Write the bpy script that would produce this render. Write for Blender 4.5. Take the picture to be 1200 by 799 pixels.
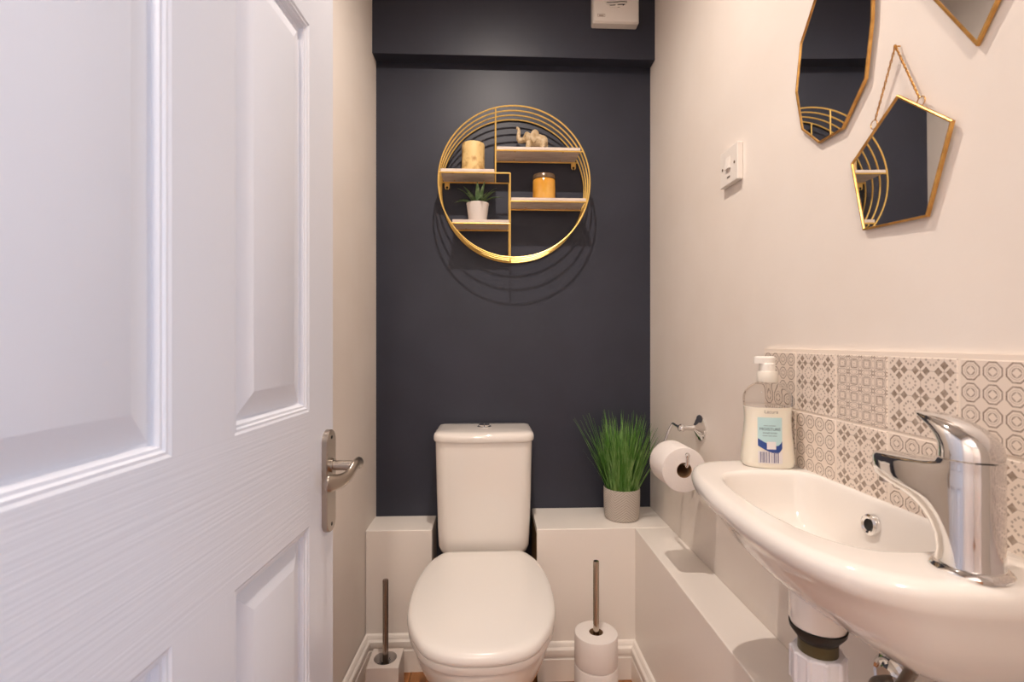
import bpy, bmesh, math, random
from mathutils import Vector, Matrix
random.seed(7)
for o in list(bpy.data.objects): bpy.data.objects.remove(o)
SC = bpy.context.scene
COL = SC.collection
PI = math.pi

# ------------------------------------------------------------------ camera, world, lights, exposure
FPX, TYAW, HOR, CAMZ = 588.2, 0.043, 400.5, 1.087
TH = math.atan(TYAW)
cam_data = bpy.data.cameras.new('camera')
cam = bpy.data.objects.new('camera', cam_data); COL.objects.link(cam)
cam.location = (0, 0, CAMZ); cam.rotation_euler = (PI/2, 0, -TH)
cam_data.sensor_width = 36; cam_data.sensor_fit = 'HORIZONTAL'
cam_data.lens = FPX/1200*36
cam_data.shift_y = (HOR-399.5)/1200
cam_data.clip_start = 0.01
cam_data.dof.use_dof = True; cam_data.dof.focus_distance = 1.6; cam_data.dof.aperture_fstop = 7.1
SC.camera = cam

world = bpy.data.worlds.new('daylight'); SC.world = world
world.use_nodes = True
bg = world.node_tree.nodes['Background']
bg.inputs[0].default_value = (0.72, 0.82, 1.0, 1); bg.inputs[1].default_value = 0.5

LAMP = (0.03, 0.90, 2.455)
def light(name, kind, loc, energy, col, **kw):
    d = bpy.data.lights.new(name, kind); d.energy = energy; d.color = col
    for k, v in kw.items(): setattr(d, k, v)
    o = bpy.data.objects.new(name, d); COL.objects.link(o); o.location = loc
    return o
sp_ = light('ceiling_lamp_light', 'SPOT', LAMP, 68.0, (1.0, 0.885, 0.79), shadow_soft_size=0.012, spot_size=math.radians(138), spot_blend=1.0)
sp_.rotation_euler = (math.radians(15), 0, 0)      # adjustable spotlight tipped toward the toilet
# daylight entering the hallway behind the camera through its window
wl = light('hallway_daylight', 'AREA', (1.285, -1.05, 1.30), 24.0, (0.36, 0.64, 1.0), shape='RECTANGLE', size=1.3, size_y=1.2)
wl.rotation_euler = (0, PI/2, 0)
# warm fill light added from the hallway to lift low faces, no lamp there
light('hallway_fill_light', 'POINT', (-0.20, -0.85, 2.36), 56.0, (1.0, 0.87, 0.75), shadow_soft_size=0.09)

vs = SC.view_settings
SC.display_settings.display_device = 'sRGB'
vs.view_transform = 'Standard'; vs.look = 'None'; vs.gamma = 1.0; vs.use_curve_mapping = False
vs.exposure = -0.24

# ------------------------------------------------------------------ photo pixel -> point on a known plane
def ray(px, py):
    u = (px-600)/FPX; v = (HOR-py)/FPX
    return Vector((math.sin(TH)+u*math.cos(TH), math.cos(TH)-u*math.sin(TH), v))
def on_x(px, py, X): r = ray(px, py); r = r*(X/r.x); return Vector((r.x, r.y, r.z+CAMZ))
def on_y(px, py, Y): r = ray(px, py); r = r*(Y/r.y); return Vector((r.x, r.y, r.z+CAMZ))
def on_z(px, py, Z): r = ray(px, py); r = r*((Z-CAMZ)/r.z); return Vector((r.x, r.y, r.z+CAMZ))

# ------------------------------------------------------------------ materials
def s2l(c): return c/12.92 if c <= 0.04045 else ((c+0.055)/1.055)**2.4
def rgb(r, g, b): return (s2l(r/255), s2l(g/255), s2l(b/255), 1)

class S:                                  # tiny shader-math wrapper
    def __init__(s, nt, sock): s.nt = nt; s.k = sock
    def op(s, name, *a):
        n = s.nt.nodes.new('ShaderNodeMath'); n.operation = name
        for i, v in enumerate((s,)+a):
            if isinstance(v, S): s.nt.links.new(v.k, n.inputs[i])
            else: n.inputs[i].default_value = v
        return S(s.nt, n.outputs[0])
    def __add__(s, o): return s.op('ADD', o)
    def __sub__(s, o): return s.op('SUBTRACT', o)
    def __mul__(s, o): return s.op('MULTIPLY', o)
    def __truediv__(s, o): return s.op('DIVIDE', o)
    def abs(s): return s.op('ABSOLUTE')
    def fract(s): return s.op('FRACT')
    def max(s, o): return s.op('MAXIMUM', o)
    def min(s, o): return s.op('MINIMUM', o)
    def lt(s, o): return s.op('LESS_THAN', o)
    def gt(s, o): return s.op('GREATER_THAN', o)
    def sqrt(s): return s.op('SQRT')
    def band(s, c, w): return (s-c).abs().lt(w)

MATS = {}
def mat(name, col, rough=0.5, metal=0.0, coat=0.0, spec=0.5, bump=None, var=None, trans=0.0, ior=1.45, sss=0.0):
    if name in MATS: return MATS[name]
    m = bpy.data.materials.new(name); m.use_nodes = True
    nt = m.node_tree; b = nt.nodes['Principled BSDF']
    b.inputs['Base Color'].default_value = col; b.inputs['Roughness'].default_value = rough
    b.inputs['Metallic'].default_value = metal; b.inputs['Coat Weight'].default_value = coat
    b.inputs['Coat Roughness'].default_value = 0.05
    b.inputs['Specular IOR Level'].default_value = spec
    b.inputs['Transmission Weight'].default_value = trans; b.inputs['IOR'].default_value = ior
    if sss: 
        b.inputs['Subsurface Weight'].default_value = sss; b.inputs['Subsurface Radius'].default_value = (0.01, 0.007, 0.005)
    tc = nt.nodes.new('ShaderNodeTexCoord')
    def noise(scale, stretch=(1, 1, 1), detail=4):
        mp = nt.nodes.new('ShaderNodeMapping'); mp.inputs['Scale'].default_value = stretch
        nt.links.new(tc.outputs['Object'], mp.inputs[0])
        n = nt.nodes.new('ShaderNodeTexNoise'); n.inputs['Scale'].default_value = scale; n.inputs['Detail'].default_value = detail
        nt.links.new(mp.outputs[0], n.inputs[0]); return n.outputs[0]
    if var:                                # (second colour, scale, stretch, lo, hi)
        r = nt.nodes.new('ShaderNodeMapRange'); r.inputs[1].default_value = var[3]; r.inputs[2].default_value = var[4]
        nt.links.new(noise(var[1], var[2]), r.inputs[0])
        mx = nt.nodes.new('ShaderNodeMix'); mx.data_type = 'RGBA'
        nt.links.new(r.outputs[0], mx.inputs[0]); mx.inputs[6].default_value = col; mx.inputs[7].default_value = var[0]
        nt.links.new(mx.outputs[2], b.inputs['Base Color'])
    if bump:                               # (scale, stretch, strength, distance)
        bp = nt.nodes.new('ShaderNodeBump'); bp.inputs['Strength'].default_value = bump[2]; bp.inputs['Distance'].default_value = bump[3]
        nt.links.new(noise(bump[0], bump[1]), bp.inputs['Height']); nt.links.new(bp.outputs[0], b.inputs['Normal'])
    MATS[name] = m
    return m

def pattern_mat(name, fn, base, dark, rough=0.35, axes=('Y', 'Z'), bump=0.0):
    m = mat(name, base, rough); nt = m.node_tree; b = nt.nodes['Principled BSDF']
    tc = nt.nodes.new('ShaderNodeTexCoord'); sp = nt.nodes.new('ShaderNodeSeparateXYZ')
    nt.links.new(tc.outputs['Object'], sp.inputs[0])
    f = fn(S(nt, sp.outputs[axes[0]]), S(nt, sp.outputs[axes[1]]), S(nt, sp.outputs['X']))
    nz = nt.nodes.new('ShaderNodeTexNoise'); nz.inputs['Scale'].default_value = 160; nt.links.new(tc.outputs['Object'], nz.inputs[0])
    f = f*((S(nt, nz.outputs[0])*0.9)+0.4).min(1.0)
    mx = nt.nodes.new('ShaderNodeMix'); mx.data_type = 'RGBA'
    nt.links.new(f.k, mx.inputs[0]); mx.inputs[6].default_value = base; mx.inputs[7].default_value = dark
    nt.links.new(mx.outputs[2], b.inputs['Base Color'])
    if bump:
        bp = nt.nodes.new('ShaderNodeBump'); bp.inputs['Strength'].default_value = 0.6; bp.inputs['Distance'].default_value = bump
        bp.invert = True
        nt.links.new(f.k, bp.inputs['Height']); nt.links.new(bp.outputs[0], b.inputs['Normal'])
    return m

WHITE_WALL = rgb(239, 229, 220)
M_wall = mat('white_wall_paint', WHITE_WALL, 0.55, bump=(140, (1, 1, 1), 0.12, 0.001), var=(rgb(236, 225, 215), 6, (1, 1, 1), 0.35, 0.7))
M_navy = mat('navy_wall_paint', rgb(53, 55, 67), 0.42, spec=0.4, bump=(180, (1, 1, 1), 0.15, 0.001), var=(rgb(49, 51, 62), 5, (1, 1, 1), 0.35, 0.7))
M_gloss = mat('white_gloss_paint', rgb(250, 242, 234), 0.3, bump=(30, (1, 1, 1), 0.05, 0.001))
M_ceil = mat('white_ceiling_paint', rgb(238, 234, 230), 0.7)
M_rail = mat('door_grain_horizontal', rgb(228, 229, 236), 0.36, bump=(1.0, (40, 5, 260), 0.35, 0.001))
M_stile = mat('door_grain_vertical', rgb(228, 229, 236), 0.36, bump=(1.0, (60, 190, 5), 0.12, 0.001))
M_panel = mat('door_grain_panel', rgb(228, 229, 236), 0.36, bump=(1.0, (60, 150, 8), 0.14, 0.001))
M_wood = mat('oak_floor', rgb(176, 118, 70), 0.4, var=(rgb(140, 88, 48), 8, (6, 1, 1), 0.3, 0.7))
M_cer = mat('white_ceramic', rgb(241, 234, 227), 0.08, coat=0.4)
M_seat = mat('white_seat_plastic', rgb(242, 236, 230), 0.22)
M_chrome = mat('chrome', (0.82, 0.81, 0.8, 1), 0.05, 1.0)
M_steel = mat('brushed_nickel', rgb(176, 166, 156), 0.28, 1.0, bump=(1, (400, 400, 20), 0.1, 0.0004))
M_dark = mat('black_void', rgb(22, 20, 18), 0.6)
M_gold = mat('gold_wire', rgb(236, 196, 112), 0.32, 0.6)
M_brass = mat('brass_frame', rgb(214, 164, 92), 0.28, 0.8, var=(rgb(176, 126, 66), 60, (1, 1, 1), 0.4, 0.75))
M_mirror = mat('mirror_glass', (0.86, 0.87, 0.88, 1), 0.015, 1.0)
M_board = mat('whitewashed_board', rgb(228, 214, 203), 0.55, var=(rgb(208, 190, 178), 20, (1, 5, 8), 0.35, 0.7))
M_plastic = mat('white_plastic', rgb(238, 230, 222), 0.3)
M_paper = mat('toilet_paper', rgb(240, 232, 227), 0.9, bump=(220, (1, 1, 1), 0.35, 0.0015), spec=0.1)
M_core = mat('cardboard', rgb(150, 116, 84), 0.9)
M_marble = mat('marble', rgb(226, 214, 206), 0.3, var=(rgb(190, 176, 168), 14, (1, 1, 1), 0.55, 0.75))
M_stone = mat('elephant_resin', rgb(206, 184, 150), 0.55, bump=(140, (1, 1, 1), 0.5, 0.002), var=(rgb(172, 144, 104), 60, (1, 1, 1), 0.4, 0.7))
M_candle = mat('marbled_candle', rgb(232, 200, 138), 0.5, sss=0.15, var=(rgb(172, 122, 58), 45, (1, 1, 0.8), 0.5, 0.72))
M_amber = mat('amber_glass', rgb(214, 150, 52), 0.1, coat=0.6, var=(rgb(232, 178, 84), 10, (1, 1, 1), 0.4, 0.7))
M_lid = mat('smoked_lid', rgb(112, 92, 72), 0.25, 0.3)
M_pot = mat('white_pot', rgb(236, 228, 222), 0.4)
M_succ = mat('succulent_green', rgb(84, 110, 70), 0.4, var=(rgb(140, 158, 118), 60, (1, 1, 1), 0.5, 0.75))
M_soil = mat('dark_soil', rgb(40, 32, 24), 0.9)
M_grout = mat('pale_grout', rgb(240, 226, 212), 0.8)
M_clear = mat('clear_plastic', (0.97, 0.96, 0.94, 1), 0.04, trans=1.0, ior=1.12)
M_soap = mat('cream_soap', rgb(242, 234, 218), 0.15, coat=0.4, sss=0.2)
M_pump = mat('pump_plastic', rgb(232, 224, 212), 0.35)
M_lblue = mat('label_pale_blue', rgb(190, 220, 222), 0.4)
M_lnavy = mat('label_blue', rgb(46, 74, 142), 0.4)
M_lwhite = mat('label_white', rgb(232, 226, 226), 0.4)
M_ink = mat('label_ink', rgb(70, 84, 100), 0.5)
M_bar = mat('barcode_ink', rgb(130, 126, 150), 0.5)
M_rubber = mat('black_rubber', rgb(34, 30, 26), 0.5)
M_thread = mat('tarnished_brass', rgb(92, 82, 56), 0.4, 0.6, bump=(1, (30, 30, 700), 0.5, 0.001))
M_pvc = mat('white_pvc', rgb(226, 222, 226), 0.35)
M_bristle = mat('dark_bristles', rgb(40, 40, 44), 0.7)
M_shade = mat('lamp_diffuser', (1, 0.9, 0.75, 1), 0.5)
b_ = M_shade.node_tree.nodes['Principled BSDF']; b_.inputs['Emission Color'].default_value = (1, .82, .66, 1); b_.inputs['Emission Strength'].default_value = 6

# grass: colour changes along the blade's own noise
M_grass = mat('grass_green', rgb(82, 134, 50), 0.45, var=(rgb(150, 184, 110), 40, (1, 1, 0.4), 0.45, 0.72))

def oct_tile(y, z, x):
    u = (y/0.1061*4).fract()-0.5; v = (z/0.1061*4).fract()-0.5
    a, c = u.abs(), v.abs()
    d = a.max(c).max((a+c)*0.72)
    r = (u*u+v*v).sqrt()
    l1 = d.band(0.41, 0.034)
    l2 = r.band(0.285, 0.018)*0.45
    core = r.lt(0.215)*(a+c).gt(0.20)
    return l1.max(l2).max(core*0.9)
def flower_tile(y, z, x):
    u = (y/0.1061*3+0.5).fract()-0.5; v = (z/0.1061*3+0.5).fract()-0.5
    a, c = u.abs(), v.abs()
    def star(p, q, r): return ((p*p+0.0004).sqrt().op('POWER', 0.75)+(q*q+0.0004).sqrt().op('POWER', 0.75)).lt(r)
    p1 = star(a-0.24, c, 0.315); p2 = star(c-0.24, a, 0.315)
    t1 = ((a-0.43).abs()/0.055+(c-0.24).abs()/0.06).lt(1.0)
    t2 = ((c-0.43).abs()/0.055+(a-0.24).abs()/0.06).lt(1.0)
    t3 = ((a-0.33).abs()+(c-0.33).abs()).lt(0.06)
    ctr = ((a-0.5).abs()+(c-0.5).abs()).lt(0.05)
    ln = a.min(c).lt(0.012)*0.6
    return p1.max(p2).max((t1.max(t2).max(t3).max(ctr))*0.75).max(ln)
def oval_tile(y, z, x):
    u = (y/0.1061*4).fract()-0.5; v = (z/0.1061*4).fract()-0.5
    a, c = u.abs(), v.abs()
    q = a.max(c)
    sq = q.band(0.235, 0.028)
    sq2 = q.band(0.16, 0.015)*0.6
    dot = q.lt(0.035)
    e1 = ((a-0.5)*(a-0.5)/0.038+c*c/0.20).sqrt(); e2 = ((c-0.5)*(c-0.5)/0.038+a*a/0.20).sqrt()
    o = e1.band(0.92, 0.09).max(e2.band(0.92, 0.09))
    o2 = e1.band(0.5, 0.07).max(e2.band(0.5, 0.07))*0.6
    return sq.max(sq2).max(dot*0.7).max(o*0.9).max(o2)
TB, TD = rgb(234, 219, 206), rgb(142, 122, 106)
M_tiles = {'A': pattern_mat('octagon_tile', oct_tile, TB, TD), 'B': pattern_mat('flower_tile', flower_tile, TB, TD), 'C': pattern_mat('oval_tile', oval_tile, TB, TD)}

def chevron(y, z, x):
    at = x.op('ARCTAN2', y)                 # angle round the pot
    t = (at*(5/(2*PI))).fract()-0.5
    w = (z/0.0085+t.abs()*7.0).fract()
    return w.lt(0.32)*0.8
M_chev = pattern_mat('chevron_concrete', chevron, rgb(196, 186, 176), rgb(150, 138, 128), 0.8, bump=0.002)

# ------------------------------------------------------------------ mesh helpers
class MB:
    def __init__(s): s.v = []; s.f = []
    def add(s, vs, fs):
        n = len(s.v); s.v += [tuple(p) for p in vs]; s.f += [tuple(i+n for i in f) for f in fs]; return s
    def box(s, a, b):
        x0, y0, z0 = a; x1, y1, z1 = b
        return s.add([(x0,y0,z0),(x1,y0,z0),(x1,y1,z0),(x0,y1,z0),(x0,y0,z1),(x1,y0,z1),(x1,y1,z1),(x0,y1,z1)],
                     [(0,3,2,1),(4,5,6,7),(0,1,5,4),(1,2,6,5),(2,3,7,6),(3,0,4,7)])
    def loft(s, rings, cap0=True, cap1=True, closed=False):
        n = len(rings[0]); vs = [p for r in rings for p in r]; fs = []
        m = len(rings)
        for k in range(m if closed else m-1):
            a = k*n; b = ((k+1) % m)*n
            for i in range(n):
                j = (i+1) % n; fs.append((a+i, a+j, b+j, b+i))
        if not closed:
            if cap0: fs.append(tuple(reversed(range(n))))
            if cap1: fs.append(tuple(range((m-1)*n, m*n)))
        return s.add(vs, fs)
    def lathe(s, prof, n=32, c=(0, 0, 0), cap0=True, cap1=True):
        rings = [[(c[0]+r*math.cos(2*PI*i/n), c[1]+r*math.sin(2*PI*i/n), c[2]+z) for i in range(n)] for r, z in prof]
        return s.loft(rings, cap0, cap1)
    def tube(s, path, r, n=8, closed=False):
        P = [Vector(p) for p in path]; m = len(P); rings = []
        rad = r if callable(r) else (lambda t: r)
        T = []
        for i in range(m):
            if closed: t = P[(i+1) % m]-P[i-1]
            else: t = P[min(i+1, m-1)]-P[max(i-1, 0)]
            T.append(t.normalized())
        up = Vector((0, 0, 1)) if abs(T[0].z) < 0.9 else Vector((1, 0, 0))
        N = T[0].cross(up).normalized()
        for i in range(m):
            N = (N-T[i]*N.dot(T[i])).normalized(); B = T[i].cross(N)
            rr = rad(i/(m-1))
            rings.append([P[i]+(N*math.cos(2*PI*k/n)+B*math.sin(2*PI*k/n))*rr for k in range(n)])
        return s.loft(rings, closed=closed)
    def sphere(s, c, r, n=16, sc=(1, 1, 1), rot=None):
        vs = []; fs = []; m = n//2
        for i in range(m+1):
            th = PI*i/m
            for k in range(n):
                p = Vector((r*sc[0]*math.sin(th)*math.cos(2*PI*k/n), r*sc[1]*math.sin(th)*math.sin(2*PI*k/n), r*sc[2]*math.cos(th)))
                if rot: p = rot @ p
                vs.append(Vector(c)+p)
        for i in range(m):
            for k in range(n):
                a = i*n+k; b = i*n+(k+1) % n
                fs.append((a, a+n, b+n, b))
        return s.add(vs, fs)
    def build(s, name, m, parent=None, loc=None, sharp=35, bevel=0, seg=2, weld=True, rotz=0):
        me = bpy.data.meshes.new(name); me.from_pydata(s.v, [], s.f)
        bm = bmesh.new(); bm.from_mesh(me)
        if weld: bmesh.ops.remove_doubles(bm, verts=bm.verts, dist=1e-6)
        bmesh.ops.recalc_face_normals(bm, faces=bm.faces)
        bm.to_mesh(me); bm.free()
        for p in me.polygons: p.use_smooth = True
        me.set_sharp_from_angle(angle=math.radians(sharp))
        me.materials.append(m)
        o = bpy.data.objects.new(name, me); COL.objects.link(o)
        if loc: o.location = loc
        if rotz: o.rotation_euler = (0, 0, rotz)
        if parent: o.parent = parent
        if bevel:
            md = o.modifiers.new('bevel', 'BEVEL'); md.width = bevel; md.segments = seg; md.limit_method = 'ANGLE'; md.angle_limit = math.radians(40)
            md.harden_normals = True
        return o
def tag(o, label, cat, group=None):
    o['label'] = label; o['category'] = cat
    if group: o['group'] = group
    return o
def thing(name, label, cat, loc=(0, 0, 0), rotz=0, group=None):
    o = bpy.data.objects.new(name, None); COL.objects.link(o); o.empty_display_size = 0.05
    o.location = loc; o.rotation_euler = (0, 0, rotz)
    return tag(o, label, cat, group)
def struct(o, label=None):
    o['kind'] = 'structure'
    if label: o['label'] = label
    return o
def smooth_closed(pts, n):                  # Catmull-Rom through a closed outline, n samples by arc length
    m = len(pts); out = []
    for i in range(m):
        p0, p1, p2, p3 = [Vector(pts[(i+k-1) % m]) for k in range(4)]
        for j in range(16):
            t = j/16
            out.append(0.5*((2*p1)+(p2-p0)*t+(2*p0-5*p1+4*p2-p3)*t*t+(3*p1-p0-3*p2+p3)*t**3))
    L = [0]
    for i in range(len(out)): L.append(L[-1]+(out[(i+1) % len(out)]-out[i]).length)
    res = []; k = 0
    for i in range(n):
        d = L[-1]*i/n
        while L[k+1] < d: k += 1
        t = (d-L[k])/max(1e-9, L[k+1]-L[k]); res.append(out[k].lerp(out[(k+1) % len(out)], t))
    return res
def smooth_open(pts, per=10):
    out = []
    P = [Vector(p) for p in pts]
    for i in range(len(P)-1):
        p0 = P[max(i-1, 0)]; p1 = P[i]; p2 = P[i+1]; p3 = P[min(i+2, len(P)-1)]
        for j in range(per):
            t = j/per
            out.append(0.5*((2*p1)+(p2-p0)*t+(2*p0-5*p1+4*p2-p3)*t*t+(3*p1-p0-3*p2+p3)*t**3))
    out.append(P[-1]); return out
def interp(tab, x):
    for (a, b), (c, d) in zip(tab, tab[1:]):
        if x <= c: return b+(d-b)*(x-a)/(c-a)
    return tab[-1][1]

# ------------------------------------------------------------------ room shell
XR, YB, CEIL, YF = 0.587, 1.822, 2.52, 0.17
XLB, XLF = -0.410, -0.474            # left wall runs very slightly askew
ZSPLIT = 0.05
w = MB().box((XLB-0.1, YB, 0), (XR+0.1, YB+0.08, CEIL)).build('wall_back', M_navy); struct(w, 'navy painted back wall')
wl_m = MB(); wl_m.add([(XLB, YB, 0), (XLF, YF, 0), (XLF-0.1, YF, 0), (XLB-0.1, YB, 0), (XLB, YB, CEIL), (XLF, YF, CEIL), (XLF-0.1, YF, CEIL), (XLB-0.1, YB, CEIL)],
                      [(0,1,2,3),(7,6,5,4),(0,4,5,1),(1,5,6,2),(2,6,7,3),(3,7,4,0)])
struct(wl_m.build('wall_left', M_wall), 'white painted left wall')
wall_right = struct(MB().box((XR, YF, 0), (XR+0.1, YB, CEIL)).build('wall_right', M_wall), 'white painted right wall')
struct(MB().box((XLB-0.002, 1.768, 2.093), (XR, YB, CEIL)).build('wall_bulkhead', M_navy, bevel=0.002), 'navy boxed-in bulkhead along the top of the back wall')
fw = MB()                                     # wall with the doorway
fw.box((-1.3, 0.05, 0), (-0.385, YF, CEIL)); fw.box((0.42, 0.05, 0), (1.3, YF, CEIL)); fw.box((-0.385, 0.05, 2.0), (0.42, YF, CEIL))
struct(fw.build('wall_front', M_wall), 'white wall with the open doorway')
struct(MB().box((-1.3, -2.1, CEIL), (1.3, YB+0.08, CEIL+0.05)).build('ceiling', M_ceil))
fl = struct(MB().box((-1.3, -2.1, -0.05), (1.3, YB+0.08, -0.012)).build('floor', M_wood), 'oak plank floor')
k = 0; x = -1.3
while x < 1.29:
    MB().box((x+0.001, -2.1, -0.012), (min(x+0.129, 1.3), YB, 0)).build('plank', M_wood, fl); x += 0.13
# hallway behind the camera
struct(MB().box((-1.4, -2.1, 0), (-1.3, YF, CEIL)).build('wall_hall_left', M_wall))
hr_ = MB().box((1.3, -2.1, 0), (1.4, YF, 0.65)).box((1.3, -2.1, 1.95), (1.4, YF, CEIL)).box((1.3, -2.1, 0.65), (1.4, -1.65, 1.95)).box((1.3, -0.45, 0.65), (1.4, YF, 1.95))
struct(hr_.build('wall_hall_right', M_wall))
struct(MB().box((-1.3, -2.2, 0), (1.3, -2.1, CEIL)).build('wall_hall_back', M_wall))
struct(MB().box((1.32, -1.65, 0.65), (1.38, -1.60, 1.95)).box((1.32, -0.50, 0.65), (1.38, -0.45, 1.95)).box((1.32, -1.60, 0.65), (1.38, -0.50, 0.70)).box((1.32, -1.60, 1.90), (1.38, -0.50, 1.95)).build('window_1', M_gloss), 'hallway window')
# ledges (pipe boxing)
ZL, ZLL, YLR, YLL, XBOX = 0.482, 0.461, 1.615, 1.682, 0.470
struct(MB().box((XLB-0.004, YLL, 0), (-0.194, YB, ZLL)).build('wall_ledge_left', M_gloss, bevel=0.003), 'low white boxed ledge in the left corner')
struct(MB().box((0.150, YLR, 0), (XR, YB, ZL)).build('wall_ledge_back', M_gloss, bevel=0.003), 'low white boxed ledge behind the toilet')
struct(MB().box((XBOX, YF, 0), (XR, YLR-0.0005, ZL-0.001)).build('wall_ledge_right', M_gloss, bevel=0.003), 'low white boxed ledge along the right wall')
# cut-out behind the cistern, painted dark timber edge
struct(MB().box((0.1495, YLR+0.012, 0.02), (0.1505, YB-0.005, ZL-0.02)).build('trim_1', mat('raw_timber', rgb(120, 92, 52), 0.8)), 'raw timber edge of the ledge beside the cistern')

SK = [(0, 0), (0.017, 0), (0.017, 0.070), (0.012, 0.073), (0.012, 0.077), (0.017, 0.081), (0.0185, 0.090), (0.017, 0.100), (0.011, 0.106), (0.010, 0.111), (0.006, 0.117), (0, 0.120)]
def skirting(name, a, b, nrm, m0=0, m1=0):   # swept profile; m0/m1 = mitre shift along the run per unit depth
    a = Vector(a); b = Vector(b); d = (b-a).normalized(); n = Vector(nrm)
    r0 = [tuple(a+n*q+d*(q*m0)+Vector((0, 0, z))) for q, z in SK]; r1 = [tuple(b+n*q+d*(q*m1)+Vector((0, 0, z))) for q, z in SK]
    return struct(MB().loft([r0, r1]).build(name, M_gloss, sharp=25))
skirting('baseboard_left', (XLF, YF, 0), (XLB-0.002, YLL, 0), (1, 0.039, 0), 0, -1)
skirting('baseboard_back_left', (XLB-0.004, YLL, 0), (-0.194, YLL, 0), (0, -1, 0), 1, 0)
skirting('baseboard_back', (0.150, YLR, 0), (XBOX, YLR, 0), (0, -1, 0), 0, -1)
skirting('baseboard_right', (XBOX, YF, 0), (XBOX, YLR, 0), (-1, 0, 0), 0, -1)

# splashback tiles, children of the right wall
TP = 0.1103; Y0 = 1.037; ZT = 1.068
MB().box((XR-0.0076, 0.19, ZT-2*TP), (XR, Y0+0.001, ZT+0.005)).build('grout', M_grout, wall_right)
tile_me = {}
rows = ['ABCBACBA', 'BABABABC']
for r in range(2):
    for c in range(7):
        kd = rows[r][c]
        o = MB().box((-0.004, -TP/2+0.0021, -TP/2+0.0021), (0.004, TP/2-0.0021, TP/2-0.0021))
        if kd in tile_me:
            t = bpy.data.objects.new('tile', tile_me[kd]); COL.objects.link(t); t.parent = wall_right
            md = t.modifiers.new('bevel', 'BEVEL'); md.width = 0.0012; md.segments = 2
        else:
            t = o.build('tile', M_tiles[kd], wall_right, bevel=0.0012); tile_me[kd] = t.data
        t.location = (XR-0.005, Y0-TP*(c+0.5), ZT-TP*(r+0.5))

# ------------------------------------------------------------------ door
YE = 0.92; XE = -0.2845; DW = 0.727
ang = math.atan(0.063)
dvec = Vector((math.sin(ang), math.cos(ang), 0))
hinge = Vector((XE, YE, 0))-dvec*DW
door = bpy.data.objects.new('door_1', None); COL.objects.link(door); door.location = hinge; door.rotation_euler = (0, 0, -ang)
struct(door, 'open white moulded six-panel door')
DT = 0.04
cols = [(0.1, 0.31), (0.417, 0.627)]
zr = [(0.006, 0.23), (0.791, 0.975), (1.596, 1.70), (1.88, 1.986)]
for a0, a1 in ((0, 0.1), (0.627, DW)):
    MB().box((-DT, a0, 0.006), (0, a1, 1.986)).build('stile', M_stile, door)
for z0, z1 in zr: MB().box((-DT, 0.1, z0), (0, 0.627, z1)).build('rail', M_rail, door)
for (q0, q1) in zip(zr, zr[1:]): MB().box((-DT, 0.31, q0[1]), (0, 0.417, q1[0])).build('stile', M_stile, door)
PROF = [(0, 0), (0.003, -0.0015), (0.006, -0.0015), (0.008, -0.004), (0.011, -0.0045), (0.014, -0.0105), (0.017, -0.0115), (0.020, -0.0105), (0.047, -0.003), (0.049, -0.0025)]
for a0, a1 in cols:
    for (q0, q1) in zip(zr, zr[1:]):
        z0, z1 = q0[1], q1[0]
        rings = [[(-DT, a0, z0), (-DT, a1, z0), (-DT, a1, z1), (-DT, a0, z1)]]
        rings += [[(h, a0+i, z0+i), (h, a1-i, z0+i), (h, a1-i, z1-i), (h, a0+i, z1-i)] for i, h in PROF]
        MB().loft(rings).build('panel', M_panel, door, sharp=18)
# door furniture
hz = 0.8715; ha = DW-0.030
pl = []
for i in range(48):
    t = 2*PI*i/48; cy = math.cos(t)*0.0205; cz = math.sin(t)*0.0205
    pl.append((ha+cy, (0.845+0.0685 if cz >= 0 else 0.845-0.0685)+cz))
plate = MB().loft([[(0, y, z) for y, z in pl], [(0.008, y, z) for y, z in pl], [(0.0095, ha+(y-ha)*0.93, 0.845+(z-0.845)*0.985) for y, z in pl]]).build('handle_plate', M_steel, door, sharp=30)
plate['label'] = 'brushed nickel lever handle backplate'
for zz in (0.845+0.0755, 0.845-0.0755):
    MB().lathe([(0.0032, 0), (0.0032, 0.0012), (0.0015, 0.0014)], 12).build('screw', M_dark, plate)
    o = COL.objects[-1]; o.rotation_euler = (0, PI/2, 0); o.location = (0.0088, ha, zz)
neck = MB().tube([(0.008, ha, hz), (0.05, ha, hz)], 0.0085, 20).tube([(0.008, ha, hz), (0.014, ha, hz)], 0.0125, 20).build('handle_neck', M_steel, door)
path = smooth_open([(0.0555, ha+0.012, hz+0.001), (0.055, ha+0.004, hz+0.004), (0.054, ha-0.012, hz+0.003), (0.051, ha-0.030, hz-0.008), (0.046, ha-0.050, hz-0.0125), (0.040, ha-0.070, hz-0.011), (0.033, ha-0.086, hz-0.008)], 6)
rings = []
for i, p in enumerate(path):
    t = i/(len(path)-1)
    T = (path[min(i+1, len(path)-1)]-path[max(i-1, 0)]).normalized()
    out = Vector((1, 0, 0)); out = (out-T*out.dot(T)).normalized(); up = T.cross(out)
    hw = 1.12*interp([(0, 0.0085), (0.3, 0.0092), (0.7, 0.011), (0.9, 0.012), (0.97, 0.010), (1, 0.006)], t); th_ = interp([(0, 0.006), (0.3, 0.006), (1, 0.0045)], t)
    rings.append([p+out*th_*math.cos(2*PI*k/16)+up*hw*math.sin(2*PI*k/16) for k in range(16)])
MB().loft(rings).build('lever', M_steel, door, sharp=50)

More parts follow.
